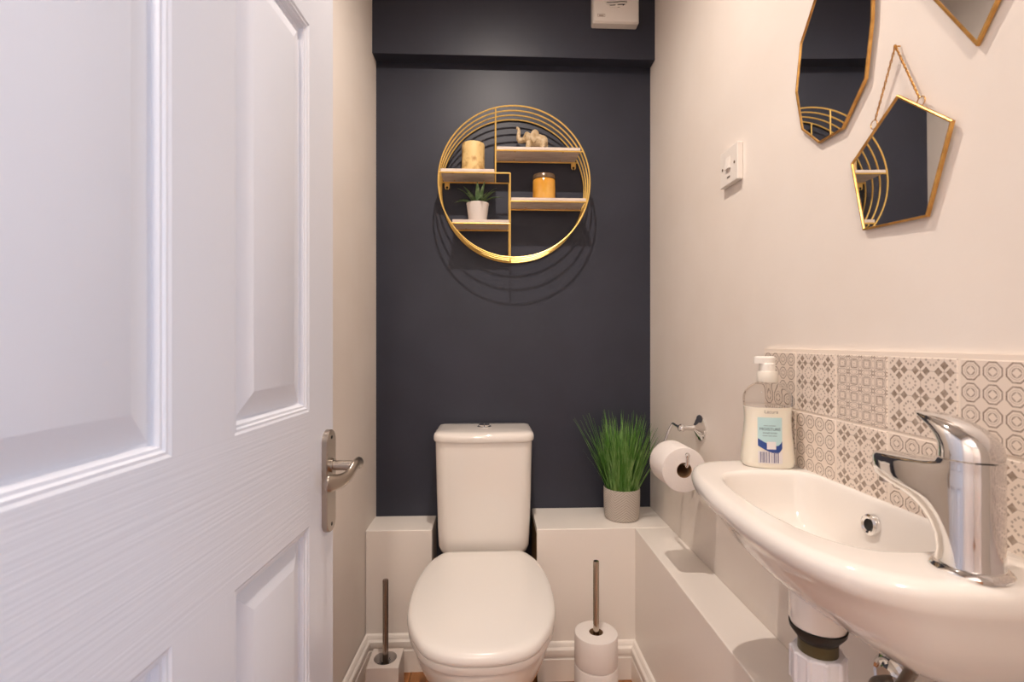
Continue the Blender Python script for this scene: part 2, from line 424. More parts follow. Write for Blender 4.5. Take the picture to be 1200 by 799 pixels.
# ------------------------------------------------------------------ toilet
TX = -0.021
toilet = thing('toilet', 'white ceramic close-coupled toilet with closed lid', 'toilet', (TX, 1.3, 0))
def T(pts): return [(x, y-1.3, z) for x, y, z in pts]
LW = [(1.040, 0.0), (1.0415, 0.03), (1.047, 0.062), (1.062, 0.098), (1.088, 0.128), (1.12, 0.147), (1.155, 0.163), (1.21, 0.178), (1.27, 0.1845), (1.33, 0.1855), (1.38, 0.183), (1.44, 0.175), (1.49, 0.164), (1.53, 0.149), (1.560, 0.132), (1.570, 0.120), (1.573, 0.105)]
lid_out = smooth_closed([(x, y, 0) for y, x in LW]+[(-x, y, 0) for y, x in reversed(LW[1:])], 96)
def scaled(out, s, z, cy=1.28, dy=0): return [(p.x*s, cy+dy+(p.y-cy)*s, z) for p in out]
def crown(out, s, z): return [(p.x*s, 1.28+(p.y-1.28)*s, z) for p in out]
seat = MB().loft([T(scaled(lid_out, 0.975, 0.392)), T(scaled(lid_out, 0.985, 0.396)), T(scaled(lid_out, 0.985, 0.409)), T(scaled(lid_out, 0.97, 0.411))]).build('seat_ring', M_seat, toilet)
lid = MB().loft([T(crown(lid_out, s, z)) for s, z in ((0.97, 0.4125), (0.992, 0.4128), (1.0, 0.417), (1.0, 0.4215), (0.994, 0.428), (0.98, 0.4335), (0.955, 0.437), (0.90, 0.4400), (0.75, 0.4425), (0.5, 0.444), (0.2, 0.4445))]).build('lid', M_seat, toilet, sharp=60)
for sx in (-0.075, 0.075):
    MB().tube([(sx-0.02, 0.283, 0.407), (sx+0.02, 0.283, 0.407)], 0.010, 16).build('hinge', M_chrome, toilet)
# pan: sections by height
def pan_ring(z, yf, yb, w, pw=2.3):
    pts = []
    cy = (yf+yb)/2; hy = (yb-yf)/2
    for i in range(64):
        t = 2*PI*i/64; c, s_ = math.cos(t), math.sin(t)
        x = w*math.copysign(abs(c)**(2/pw), c)
        y = cy+hy*math.copysign(abs(s_)**(2/pw), s_)
        if y > cy: x *= 1-0.12*((y-cy)/hy)
        pts.append((x, y-1.3, z))
    return pts
pan = MB().loft([pan_ring(0.0, 1.16, 1.60, 0.112, 2.8), pan_ring(0.015, 1.16, 1.60, 0.112, 2.8), pan_ring(0.03, 1.18, 1.60, 0.102, 2.6), pan_ring(0.14, 1.19, 1.60, 0.102, 2.5), pan_ring(0.22, 1.155, 1.60, 0.125, 2.4),
                 pan_ring(0.30, 1.09, 1.60, 0.158, 2.3), pan_ring(0.345, 1.064, 1.60, 0.172, 2.25), pan_ring(0.375, 1.056, 1.60, 0.177, 2.25), pan_ring(0.386, 1.056, 1.60, 0.177, 2.25), pan_ring(0.391, 1.064, 1.59, 0.170, 2.25)]).build('pan', M_cer, toilet, sharp=60)
MB().box((-0.125, 0.27, 0.36), (0.125, 0.46, 0.398)).build('pan_shelf', M_cer, toilet, bevel=0.012, seg=3)
def rrect(w0, y0, y1, z, r, bulge=0.0, n=8):
    pts = []
    for cx, cy, a0 in ((w0-r, y1-r*0.5, 0), (-w0+r, y1-r*0.5, PI/2), (-w0+r, y0+r, PI), (w0-r, y0+r, 3*PI/2)):
        for i in range(n+1):
            a = a0+PI/2*i/n; ry = r*0.5 if cy > (y0+y1)/2 else r
            pts.append([cx+r*math.cos(a), cy+ry*math.sin(a), z])
    # bulge of the front between the two front corners
    m = [k for k in range(4*(n+1))]
    out = []
    for p in pts: out.append(p)
    k0 = 3*(n+1)
    mid = []
    for j in range(1, 12):
        t = j/12; x = -w0+r+(2*w0-2*r)*t
        mid.append([x, y0, z])
    out = out[:k0]+mid+out[k0:]
    for p in out:
        if p[1] < (y0+y1)/2: p[1] -= bulge*(1-(p[0]/w0)**2)
    return [(x, y-1.3, z) for x, y, z in out]
cy0, cy1 = 1.612, 1.806
cist = MB().loft([rrect(0.128, cy0+0.022, cy1, 0.398, 0.03, 0.006), rrect(0.141, cy0+0.008, cy1, 0.406, 0.034, 0.008), rrect(0.147, cy0, cy1, 0.425, 0.036, 0.010), rrect(0.149, cy0, cy1, 0.46, 0.036, 0.010),
                  rrect(0.154, cy0, cy1, 0.60, 0.036, 0.011), rrect(0.158, cy0, cy1, 0.772, 0.036, 0.012)]).build('cistern', M_cer, toilet, sharp=50)
clid = MB().loft([rrect(0.157, cy0+0.002, cy1, 0.765, 0.035, 0.012), rrect(0.162, cy0-0.006, cy1+0.004, 0.767, 0.038, 0.013), rrect(0.164, cy0-0.008, cy1+0.004, 0.772, 0.040, 0.013), rrect(0.1635, cy0-0.008, cy1+0.004, 0.782, 0.040, 0.013),
                  rrect(0.161, cy0-0.005, cy1+0.003, 0.790, 0.038, 0.013), rrect(0.155, cy0+0.002, cy1-0.002, 0.7945, 0.036, 0.012), rrect(0.142, cy0+0.018, cy1-0.012, 0.797, 0.03, 0.010), rrect(0.09, cy0+0.06, cy1-0.05, 0.7985, 0.02, 0.006)]).build('cistern_lid', M_cer, toilet, sharp=50)
MB().lathe([(0.024, 0), (0.024, 0.003), (0.021, 0.005)], 32, (0, 0.41, 0.7975)).build('flush_ring', M_chrome, toilet)
for sg in (-1, 1):
    pts = [(sg*0.0012, -0.019)]+[(sg*(0.0012+0.0175*math.cos(a)), 0.019*math.sin(a)) for a in [(-PI/2+PI*i/12) for i in range(13)]]
    MB().loft([[(x, 0.41+y, 0.800) for x, y in pts], [(x, 0.41+y, 0.8065) for x, y in pts], [(x*0.93, 0.41+y*0.93, 0.8075) for x, y in pts]]).build('flush_button', M_chrome, toilet)

# ------------------------------------------------------------------ basin
BX, BY = 0.475, 0.715
outer = smooth_closed([(0.5855, 0.975, 0), (0.560, 0.983, 0), (0.50, 0.985, 0), (0.445, 0.981, 0), (0.405, 0.964, 0), (0.376, 0.925, 0), (0.357, 0.87, 0), (0.344, 0.79, 0), (0.338, 0.70, 0), (0.340, 0.62, 0), (0.351, 0.555, 0), (0.374, 0.503, 0),
                       (0.412, 0.470, 0), (0.46, 0.455, 0), (0.52, 0.449, 0), (0.56, 0.449, 0), (0.5855, 0.455, 0), (0.5865, 0.55, 0), (0.5865, 0.70, 0), (0.5865, 0.85, 0)], 300)
inner = smooth_closed([(0.430, 0.884, 0), (0.480, 0.893, 0), (0.540, 0.890, 0), (0.567, 0.868, 0), (0.573, 0.80, 0), (0.573, 0.70, 0), (0.571, 0.62, 0), (0.555, 0.566, 0), (0.515, 0.545, 0), (0.465, 0.543, 0), (0.425, 0.553, 0), (0.397, 0.590, 0),
                       (0.384, 0.65, 0), (0.381, 0.72, 0), (0.386, 0.79, 0), (0.400, 0.85, 0)], 300)
def by_angle(out, n=96, c=(BX, BY)):
    res = []
    for i in range(n):
        a = 2*PI*i/n; d = Vector((math.cos(a), math.sin(a))); best = None
        for k in range(len(out)):
            p = out[k]; q = out[(k+1) % len(out)]
            p = Vector((p.x-c[0], p.y-c[1])); q = Vector((q.x-c[0], q.y-c[1])); e = q-p
            den = d.x*e.y-d.y*e.x
            if abs(den) < 1e-12: continue
            t = (p.x*e.y-p.y*e.x)/den; u = (p.x*d.y-p.y*d.x)/den
            if t > 0 and -1e-6 <= u <= 1+1e-6 and (best is None or t > best): best = t
        res.append((c[0]+d.x*best, c[1]+d.y*best))
    return res
OU = by_angle(outer); IN = by_angle(inner)
basin = thing('wash_basin', 'small white ceramic wall-hung cloakroom basin', 'sink', (BX, BY, 0.72))
def L(x, y, z): return (x-BX, y-BY, z-0.72)
def o_ring(sx, sn, sf, z, cy=0.66, inset=0.0):    # underside: pulled toward the wall (sx), the near end (sn) and the far end (sf)
    r = []
    for x, y in OU:
        x2 = XR-0.0005-(XR-0.0005-x)*sx; y2 = cy+(y-cy)*(sn if y < cy else sf)
        if inset:
            d = Vector((x-BX, y-BY)); k = max(0, 1-inset/d.length); kx = k if x < 0.575 else 1
            x2 = BX+(x2-BX)*kx; y2 = BY+(y2-BY)*k
        r.append(L(min(x2, XR-0.0005), y2, z))
    return r
def i_ring(s, z, inset, cx=0.485, cy=0.70):
    r = []
    for x, y in IN:
        d = Vector((x-cx, y-cy)); k = max(0.02, 1-inset/d.length)
        r.append(L(cx+d.x*k*s, cy+d.y*k*s, z))
    return r
rings = [o_ring(0.30, 0.45, 0.15, 0.694), o_ring(0.40, 0.56, 0.22, 0.697), o_ring(0.47, 0.64, 0.28, 0.706), o_ring(0.55, 0.71, 0.42, 0.720), o_ring(0.67, 0.79, 0.52, 0.740), o_ring(0.775, 0.86, 0.62, 0.760), o_ring(0.85, 0.91, 0.73, 0.780), o_ring(0.90, 0.945, 0.81, 0.801), o_ring(0.945, 0.970, 0.915, 0.8155),
         o_ring(0.970, 0.984, 0.968, 0.8215), o_ring(0.991, 0.996, 0.992, 0.8285), o_ring(1, 1, 1, 0.838), o_ring(1, 1, 1, 0.843, inset=0.001), o_ring(1, 1, 1, 0.8475, inset=0.0035), o_ring(1, 1, 1, 0.851, inset=0.008), o_ring(1, 1, 1, 0.8526, inset=0.0135), o_ring(1, 1, 1, 0.853, inset=0.020)]
rings += [i_ring(1, 0.853, -0.006), i_ring(1, 0.8525, -0.002), i_ring(1, 0.850, 0.0015), i_ring(1, 0.845, 0.004), i_ring(1, 0.83, 0.007), i_ring(1, 0.80, 0.012), i_ring(1, 0.785, 0.018), i_ring(1, 0.772, 0.026), i_ring(1, 0.763, 0.036), i_ring(0.95, 0.757, 0.044), i_ring(0.75, 0.751, 0.048), i_ring(0.45, 0.747, 0.05), i_ring(0.2, 0.746, 0.05)]
bowl = MB().loft(rings).build('bowl', M_cer, basin, sharp=80)
ovp = on_x(1021, 615, 0.5615)
ov = MB().lathe([(0.006, 0.0), (0.0062, 0.004), (0.0085, 0.0055), (0.0108, 0.004), (0.0115, 0.0015), (0.0115, -0.002)], 32, cap0=False, cap1=False).build('overflow_ring', M_chrome, basin)
ov.rotation_euler = (0, -PI/2+0.10, 0); ov.location = (ovp.x-BX, ovp.y-BY, ovp.z-0.72)
oh = MB().lathe([(0.0064, 0), (0.0064, 0.0015)], 24).build('overflow_hole', M_dark, ov); oh.location = (0, 0, 0); ov.scale = (1.4, 1.4, 1.2)
MB().lathe([(0.022, 0.7455), (0.022, 0.7485), (0.018, 0.7495), (0.010, 0.7490)], 32, (0.485-BX, 0.70-BY, -0.72)).build('plug_waste', M_chrome, basin)
BOS = (0.430-BX, 0.642-BY)
MB().lathe([(0.034, 0.79-0.72), (0.034, 0.745-0.72), (0.0335, 0.722-0.72), (0.032, 0.7165-0.72), (0.029, 0.7155-0.72)], 40, (BOS[0], BOS[1], 0)).build('outlet_boss', M_cer, basin)

# waste trap
TRX, TRY = 0.430, 0.642
trap = thing('basin_waste_trap', 'white plastic waste pipe with dark threaded collar under the basin', 'pipe', (TRX, TRY, 0.40))
MB().lathe([(0.034, 0.3155), (0.033, 0.310), (0.027, 0.302), (0.024, 0.299), (0.024, 0.297)], 40).build('gasket', M_rubber, trap)
MB().lathe([(0.0235, 0.300), (0.0235, 0.255)], 40).build('threaded_collar', M_thread, trap)
nut = MB()
rg = []
for z, rr in ((0.282, 0.0285), (0.280, 0.0310), (0.240, 0.0310), (0.238, 0.0285)):
    rg.append([((rr+(0.0022 if (i % 8) < 2 else 0))*math.cos(2*PI*i/80), (rr+(0.0022 if (i % 8) < 2 else 0))*math.sin(2*PI*i/80), z) for i in range(80)])
nut.loft(rg).build('ring_nut', M_pvc, trap, sharp=25)
MB().lathe([(0.0245, 0.245), (0.0245, 0.06), (0.030, 0.055), (0.030, -0.05), (0.020, -0.062)], 40).build('trap_body', M_pvc, trap)
# wall outlet and tap hose
hp = on_x(1047, 797, XR)
hose = thing('tap_supply_fitting', 'chrome wall flange and flexible tap hose below the basin', 'pipe fitting', (XR, hp.y, hp.z))
fl_ = MB().lathe([(0.034, 0), (0.034, 0.003), (0.029, 0.007), (0.026, 0.005), (0.022, 0.006), (0.017, 0.011), (0.013, 0.011)], 40).build('flange', M_chrome, hose); fl_.rotation_euler = (0, -PI/2, 0); fl_.location = (-0.0005, 0, 0)
MB().tube(smooth_open([(-0.008, 0, 0), (-0.03, -0.004, 0), (-0.05, -0.03, 0.005), (-0.058, -0.07, 0.03), (-0.060, -0.10, 0.08), (-0.060, -0.111, 0.103)], 8), 0.0075, 14).build('hose', mat('braided_hose', rgb(120, 110, 100), 0.3, 0.8, bump=(1, (500, 500, 500), 0.6, 0.001)), hose)

# ------------------------------------------------------------------ tap
TPX, TPY = 0.490, 0.492
tap = thing('basin_tap', 'chrome mono mixer tap with curved spout and lever', 'tap', (TPX, TPY, 0.853), rotz=0.12)
def sec(z, r, e, n=40, pw=1.0, zt=0.0, b=None):
    if b is None: b = r
    pts = []
    for i in range(n):
        t = 2*PI*i/n; c, s_ = math.cos(t), math.sin(t)
        if b != r: y = (e-b)/2+(e+b)/2*c; x = r*s_
        elif c > 0: y = e*c; x = r*math.copysign(abs(s_)**pw, s_)
        else: y = b*c; x = r*s_
        pts.append((x, y, z+zt*max(0, y-r)))
    return pts
MB().lathe([(0.033, 0), (0.0335, 0.003), (0.031, 0.0065), (0.028, 0.008)], 40).build('base_flange', M_chrome, tap)
MB().loft([sec(0.006, 0.0275, 0.031), sec(0.012, 0.027, 0.0285), sec(0.022, 0.0265, 0.028), sec(0.034, 0.0265, 0.031), sec(0.046, 0.0265, 0.040), sec(0.056, 0.0265, 0.053), sec(0.0635, 0.0265, 0.070), sec(0.068, 0.0265, 0.086), sec(0.071, 0.0265, 0.100), sec(0.076, 0.0265, 0.110), sec(0.084, 0.0265, 0.113), sec(0.096, 0.0265, 0.113), sec(0.100, 0.0262, 0.110), sec(0.103, 0.0262, 0.095), sec(0.106, 0.0262, 0.06), sec(0.109, 0.0264, 0.032), sec(0.114, 0.0265, 0.0265)]).build('body', M_chrome, tap, sharp=60)
MB().lathe([(0.009, 0.0), (0.009, 0.006), (0.006, 0.006)], 20, (0, 0.094, 0.0665)).build('aerator', M_steel, tap)
MB().loft([sec(0.1155, 0.0265, 0.0265), sec(0.122, 0.0266, 0.0257, b=0.0262), sec(0.130, 0.0260, 0.0268, b=0.0240), sec(0.138, 0.0242, 0.0325, b=0.0190), sec(0.145, 0.0216, 0.0410, b=0.010), sec(0.1505, 0.0185, 0.0495, b=-0.001), sec(0.154, 0.0155, 0.0545, b=-0.012), sec(0.1562, 0.0115, 0.0570, b=-0.024), sec(0.1572, 0.006, 0.055, b=-0.036)]).build('lever', M_chrome, tap, sharp=60)

# ------------------------------------------------------------------ soap bottle
bot = thing('soap_bottle', 'clear pump bottle of creamy white hand soap with blue label', 'soap bottle', (0.5255, 0.932, 0.8532), rotz=-0.255); bot.scale = (1.05, 1.0, 1.0)
BP = [(0.0, 0.0405), (0.003, 0.0432), (0.012, 0.0440), (0.025, 0.0432), (0.045, 0.0415), (0.065, 0.0395), (0.085, 0.0383), (0.1, 0.0385), (0.112, 0.0395), (0.124, 0.0405), (0.132, 0.0400), (0.140, 0.0372), (0.148, 0.0315), (0.154, 0.0235), (0.158, 0.0165), (0.162, 0.0145)]
EXP = 2.6
def bsec(a, z, n=56, off=0.0):
    a -= off; b = min(a, 0.6*a+0.006) if a > 0.016 else a
    pts = []
    for i in range(n):
        t = 2*PI*i/n; c, s_ = math.cos(t), math.sin(t); e = EXP if a > 0.02 else 2
        pts.append((a*math.copysign(abs(c)**(2/e), c), b*math.copysign(abs(s_)**(2/e), s_), z))
    return pts
def bfront(x, z, off):
    a = interp(BP, z); b = 0.6*a+0.006
    return -(b*(1-min(0.999, abs(x)/a)**EXP)**(1/EXP))-off
MB().loft([bsec(interp(BP, 0.1125), 0.1125)]+[bsec(a, z) for z, a in BP if z > 0.113]).build('bottle_shell', M_clear, bot, sharp=70)
liq = [(z, a) for z, a in BP if z <= 0.1]
MB().loft([bsec(a, z) for z, a in liq]+[bsec(interp(BP, 0.112), 0.112)]).build('liquid_soap', M_soap, bot, sharp=60)
MB().lathe([(0.0170, 0.158), (0.0175, 0.160), (0.0175, 0.176), (0.0165, 0.178), (0.010, 0.1785)], 32).build('collar', M_pump, bot)
pump = MB().lathe([(0.0135, 0.178), (0.0135, 0.192), (0.012, 0.194)], 28)
pump.loft([[(x, y, z) for x, y in [(0.013*math.cos(2*PI*i/24)-(0.010 if math.cos(2*PI*i/24) < 0 else 0)*abs(math.cos(2*PI*i/24)), 0.011*math.sin(2*PI*i/24)) for i in range(24)]] for z in (0.193, 0.204)]+[[(0.8*(0.013*math.cos(2*PI*i/24)-(0.010 if math.cos(2*PI*i/24) < 0 else 0)*abs(math.cos(2*PI*i/24))), 0.8*0.011*math.sin(2*PI*i/24), 0.2065) for i in range(24)]])
pump.build('pump_head', mat('clear_pump', rgb(240, 234, 226), 0.15, spec=0.6), bot)
def sheet(poly_fn, x0, x1, off, nx=14):      # strip between two height functions of x, following the bottle front
    m = MB(); vs = []; fs = []
    for i in range(nx+1):
        x = x0+(x1-x0)*i/nx; lo, hi = poly_fn(x)
        for j in range(5):
            z = lo+(hi-lo)*j/4; vs.append((x, bfront(x, z, off), z))
    for i in range(nx):
        for j in range(4): a = i*5+j; fs.append((a, a+5, a+6, a+1))
    return m.add(vs, fs)
lx0, lx1 = -0.0225, 0.0165
def swoosh(x): return 0.046-0.013*math.sin(PI*0.5*min(1, (x-lx0)/0.03))+0.010*max(0, (x-0.008)/0.0085)**2*0.9
lab = sheet(lambda x: (swoosh(x)+0.004, 0.094), lx0, lx1, 0.0006).build('label', M_lblue, bot); lab['label'] = 'pale blue paper label'
sheet(lambda x: (swoosh(x)-0.004, swoosh(x)+0.0095), lx0, lx1, 0.0009).build('label_band', M_lnavy, lab)
sheet(lambda x: (0.036, 0.050), -0.0085, 0.0062, 0.0012, 6).build('label_badge', M_lwhite, lab)
sheet(lambda x: (0.010, 0.0325), lx0, lx1, 0.0006).build('barcode_panel', M_lwhite, lab)
bx = lx0+0.003
for wd, gap in ((0.0018, 0.001), (0.0008, 0.0012), (0.0022, 0.0014), (0.0008, 0.001), (0.0012, 0.002), (0.0018, 0.0034), (0.0008, 0.0022), (0.0026, 0.0012), (0.0014, 0.0014), (0.0018, 0.001)):
    sheet(lambda x: (0.0115, 0.031), bx, bx+wd, 0.0010, 2).build('barcode_bar', M_bar, lab); bx += wd+gap
def text(body, size, x, z, m, parent, off=0.0012):
    c = bpy.data.curves.new('t', 'FONT'); c.body = body; c.size = size; c.align_x = 'CENTER'; c.align_y = 'CENTER'
    o = bpy.data.objects.new('t', c); COL.objects.link(o)
    bpy.context.view_layer.update()
    me = bpy.data.meshes.new_from_object(o.evaluated_get(bpy.context.evaluated_depsgraph_get()))
    bpy.data.objects.remove(o); bpy.data.curves.remove(c)
    for v in me.vertices:
        xx = x+v.co.x; zz = z+v.co.y; v.co = (xx, bfront(xx, zz, off), zz)
    me.name = 'lettering'; me.materials.clear(); me.materials.append(m)
    t = bpy.data.objects.new('lettering', me); COL.objects.link(t); t.parent = parent; return t
lxc = (lx0+lx1)/2
text('MOISTURE', 0.0072, lxc, 0.0725, M_ink, lab)
text('HAND WASH', 0.0038, lxc, 0.0655, M_ink, lab)
for zz, runs in ((0.0605, ((-0.012, -0.004), (-0.003, 0.003), (0.004, 0.011))), (0.0790, ((-0.010, -0.003), (-0.002, 0.009)))):
    for r0_, r1_ in runs: sheet(lambda x: (zz-0.0007, zz+0.0007), lxc+r0_, lxc+r1_, 0.0011, 3).build('fine_print', MATS['label_fine_print'] if 'label_fine_print' in MATS else mat('label_fine_print', rgb(150, 172, 176), 0.5), lab)
text('Lacura', 0.0085, -0.001, 0.1045, mat('logo_ink', rgb(150, 140, 132), 0.5), bot, 0.0008)

# ------------------------------------------------------------------ mirrors
def chain_mesh(a, b):
    m = MB(); a = Vector(a); b = Vector(b); d = b-a; n = max(3, int(d.length/0.0042)); u = d.normalized()
    s1 = Vector((1, 0, 0)); s2 = u.cross(s1).normalized(); s1 = s2.cross(u)
    for i in range(n):
        c = a+d*((i+0.5)/n); w = s1 if i % 2 else s2; w = (w*0.9+(s2 if i % 2 else s1)*0.3).normalized()
        m.tube([c+u*0.0030*math.cos(2*PI*k/8)+w*0.0018*math.sin(2*PI*k/8) for k in range(8)], 0.0007, 5, closed=True)
    return m
def mirror(name, label, pts, nail, holds, fw=0.0034, dp=0.0045, gap=0.003, yaw=-1.1, tilt=-0.3):
    cy = sum(p[0] for p in pts)/len(pts); cz = sum(p[1] for p in pts)/len(pts)
    zb = min(p[1] for p in pts)
    t = thing(name, label, 'mirror', (XR-gap, cy, zb), group=None)
    t.rotation_euler = (0, math.radians(tilt), math.radians(yaw))
    P = [Vector((p[0]-cy, p[1]-zb)) for p in pts]; n = len(P)
    area = sum(P[i].x*P[(i+1) % n].y-P[(i+1) % n].x*P[i].y for i in range(n))
    if area < 0: P.reverse()
    def inset(k):
        r = []
        for i in range(n):
            a, b, c = P[i-1], P[i], P[(i+1) % n]
            e1 = (b-a).normalized(); e2 = (c-b).normalized(); n1 = Vector((-e1.y, e1.x)); n2 = Vector((-e2.y, e2.x))
            m = (n1+n2); m = m/max(0.2, m.dot(n1)); r.append(b+m*k)
        return r
    I = inset(fw)
    ring = lambda Q, x: [(x, q.x, q.y) for q in Q]
    MB().loft([ring(P, 0), ring(P, -dp), ring(inset(fw*0.3), -dp-0.0006), ring(inset(fw*0.75), -dp-0.0006), ring(I, -dp+0.001), ring(I, 0)], closed=True).build('frame', M_brass, t, sharp=20, weld=False)
    MB().loft([ring(inset(fw*0.9), -0.0005), ring(inset(fw*0.9), -dp+0.0015)]).build('mirror_glass', M_mirror, t, sharp=10)
    q = Vector((-0.004, nail[0]-cy, nail[1]-zb))
    for h in holds:
        e = Vector((-0.003, h[0]-cy, h[1]-zb)); dd = (q-e).normalized()
        MB().tube([e+Vector((0, math.cos(2*PI*k/20)*0.0065, math.sin(2*PI*k/20)*0.0065))+dd*0.005 for k in range(20)], 0.0007, 6, closed=True).build('hanging_ring', M_brass, t)
        chain_mesh(e+dd*0.0115, q).build('chain', M_brass, t)['kind'] = 'stuff'
    hd = MB().lathe([(0.001, -0.003), (0.001, 0.004), (0.0024, 0.004), (0.002, 0.0055)], 12).build('nail', M_brass, t)
    hd.rotation_euler = (0, -PI/2, 0); hd.location = (0, q.y, q.z)
    return t
def mp(l): return [(lambda v: (v.y, v.z))(on_x(px, py, XR-0.0075)) for px, py in l]
m2 = mp(((1052, 111), (1118, 141), (1087, 254), (1010, 270), (996, 192)))
mirror('pentagon_mirror', 'small brass-framed pentagon mirror hanging from a chain above the tap', m2, mp([(1050, 54)])[0], mp([(1022, 150), (1081, 122)]))
m1 = mp(((1023.5, 24), (1015.5, 92), (987.5, 151), (958.5, 168), (938, 152), (931, 108), (937, 51), (954, 0)))
m1 += [(0.832, 1.752), (0.790, 1.764), (0.752, 1.722), (0.732, 1.655)]
mirror('oval_mirror', 'tall many-sided brass-framed mirror hanging beside the light switch', m1, (0.803, 1.86), [(0.8315, 1.754), (0.775, 1.75)])
m3 = mp(((1093, 0), (1144, 54), (1170, 0)))
tipp, ra, rb = m3[1], m3[0], m3[2]
e1 = (ra[0]-tipp[0], ra[1]-tipp[1]); e2 = (rb[0]-tipp[0], rb[1]-tipp[1])
m3 = [tipp, (tipp[0]+e1[0]*1.25, tipp[1]+e1[1]*1.25), (0.625, 1.668), (0.548, 1.690), (tipp[0]+e2[0]*2.6, tipp[1]+e2[1]*2.6)]
mirror('kite_mirror', 'brass-framed mirror with a pointed lower tip, highest of the three', m3, (0.575, 1.79), [(0.602, 1.675), (0.565, 1.686)])

# ------------------------------------------------------------------ fan isolator switch
sw = thing('isolator_switch', 'square white wall switch with rocker on the right wall', 'switch', (XR, 1.186, 1.51))
MB().box((-0.014, -0.0435, -0.0435), (0, 0.0435, 0.0435)).build('faceplate', M_plastic, sw, bevel=0.002)
MB().add([(-0.0142, -0.012, -0.008), (-0.0142, 0.012, -0.008), (-0.0142, 0.012, 0.022), (-0.0142, -0.012, 0.022), (-0.0195, -0.011, -0.007), (-0.0195, 0.011, -0.007), (-0.0155, 0.011, 0.021), (-0.0155, -0.011, 0.021)],
         [(0,1,2,3),(7,6,5,4),(0,4,5,1),(1,5,6,2),(2,6,7,3),(3,7,4,0)]).build('rocker', M_plastic, sw, bevel=0.0008)
for yy in (-0.030, 0.030):
    s_ = MB().lathe([(0.0035, 0), (0.0032, 0.0012)], 12).build('screw', mat('screw_slot', rgb(110, 92, 76), 0.5), sw); s_.rotation_euler = (0, -PI/2, 0); s_.location = (-0.0138, yy, 0)
MB().box((-0.0148, -0.008, -0.028), (-0.0138, 0.006, -0.0245)).build('legend_mark', mat('grey_print', rgb(120, 108, 98), 0.6), sw)

# ------------------------------------------------------------------ extractor fan
fx = on_y(722, 10, 1.735)
fan = thing('extractor_fan', 'square white extractor fan on the navy bulkhead', 'fan', (fx.x, 1.768, 2.2))
FW, FD = 0.0815, 0.036
def frr(h, y, r=0.006):
    pts = []
    for cx, cz, a0 in ((h-r, h-r, 0), (-h+r, h-r, PI/2), (-h+r, -h+r, PI), (h-r, -h+r, 3*PI/2)):
        for i in range(5): a = a0+PI/2*i/4; pts.append((cx+r*math.cos(a), y, 0.0815+cz+r*math.sin(a)))
    return pts
fbody = MB().loft([frr(FW, 0), frr(FW, -FD+0.008), frr(FW-0.004, -FD), frr(FW-0.012, -FD-0.001)]).build('housing', M_plastic, fan, sharp=25)
FR = 0.045; fcz = 0.0815+0.012
gd = MB().lathe([(FR, 0), (FR, 0.0015)], 40).build('grille_recess', M_dark, fan); gd.rotation_euler = (PI/2, 0, 0); gd.location = (0, -FD-0.0003, fcz)
MB().tube([(FR*math.cos(2*PI*i/40), -FD-0.002, fcz+FR*math.sin(2*PI*i/40)) for i in range(40)], 0.0018, 6, closed=True).build('grille_ring', M_plastic, fan)
for i in range(-4, 5):
    zz = i*0.0098; hw = math.sqrt(max(0, FR*FR-zz*zz))
    if hw < 0.012: continue
    rg = []
    for j in range(13):
        x = -hw+2*hw*j/12; dz = 0.0022*math.sin(x/0.045*PI*0.9)
        wd = 0.0026
        rg.append([(x, -FD-0.0018, fcz+zz+dz-wd), (x, -FD-0.0045, fcz+zz+dz-wd*0.6), (x, -FD-0.0045, fcz+zz+dz+wd), (x, -FD-0.0018, fcz+zz+dz+wd)])
    MB().loft(rg).build('slat', M_plastic, fan)
MB().box((-0.003, -FD-0.005, fcz-FR), (0.003, -FD-0.0015, fcz-FR+0.012)).build('grille_tab', M_plastic, fan)
fm = mat('fan_badge_grey', rgb(150, 126, 108), 0.5)
bd = MB()
for a, b in (((-0.066, 0.018), (-0.040, 0.0188)), ((-0.066, 0.0268), (-0.040, 0.0276)), ((-0.066, 0.018), (-0.0652, 0.0276)), ((-0.0408, 0.018), (-0.040, 0.0276)), ((-0.061, 0.0205), (-0.045, 0.0235))):
    bd.box((a[0], -FD-0.0016, a[1]), (b[0], -FD-0.0009, b[1]))
bd.build('badge', fm, fan)

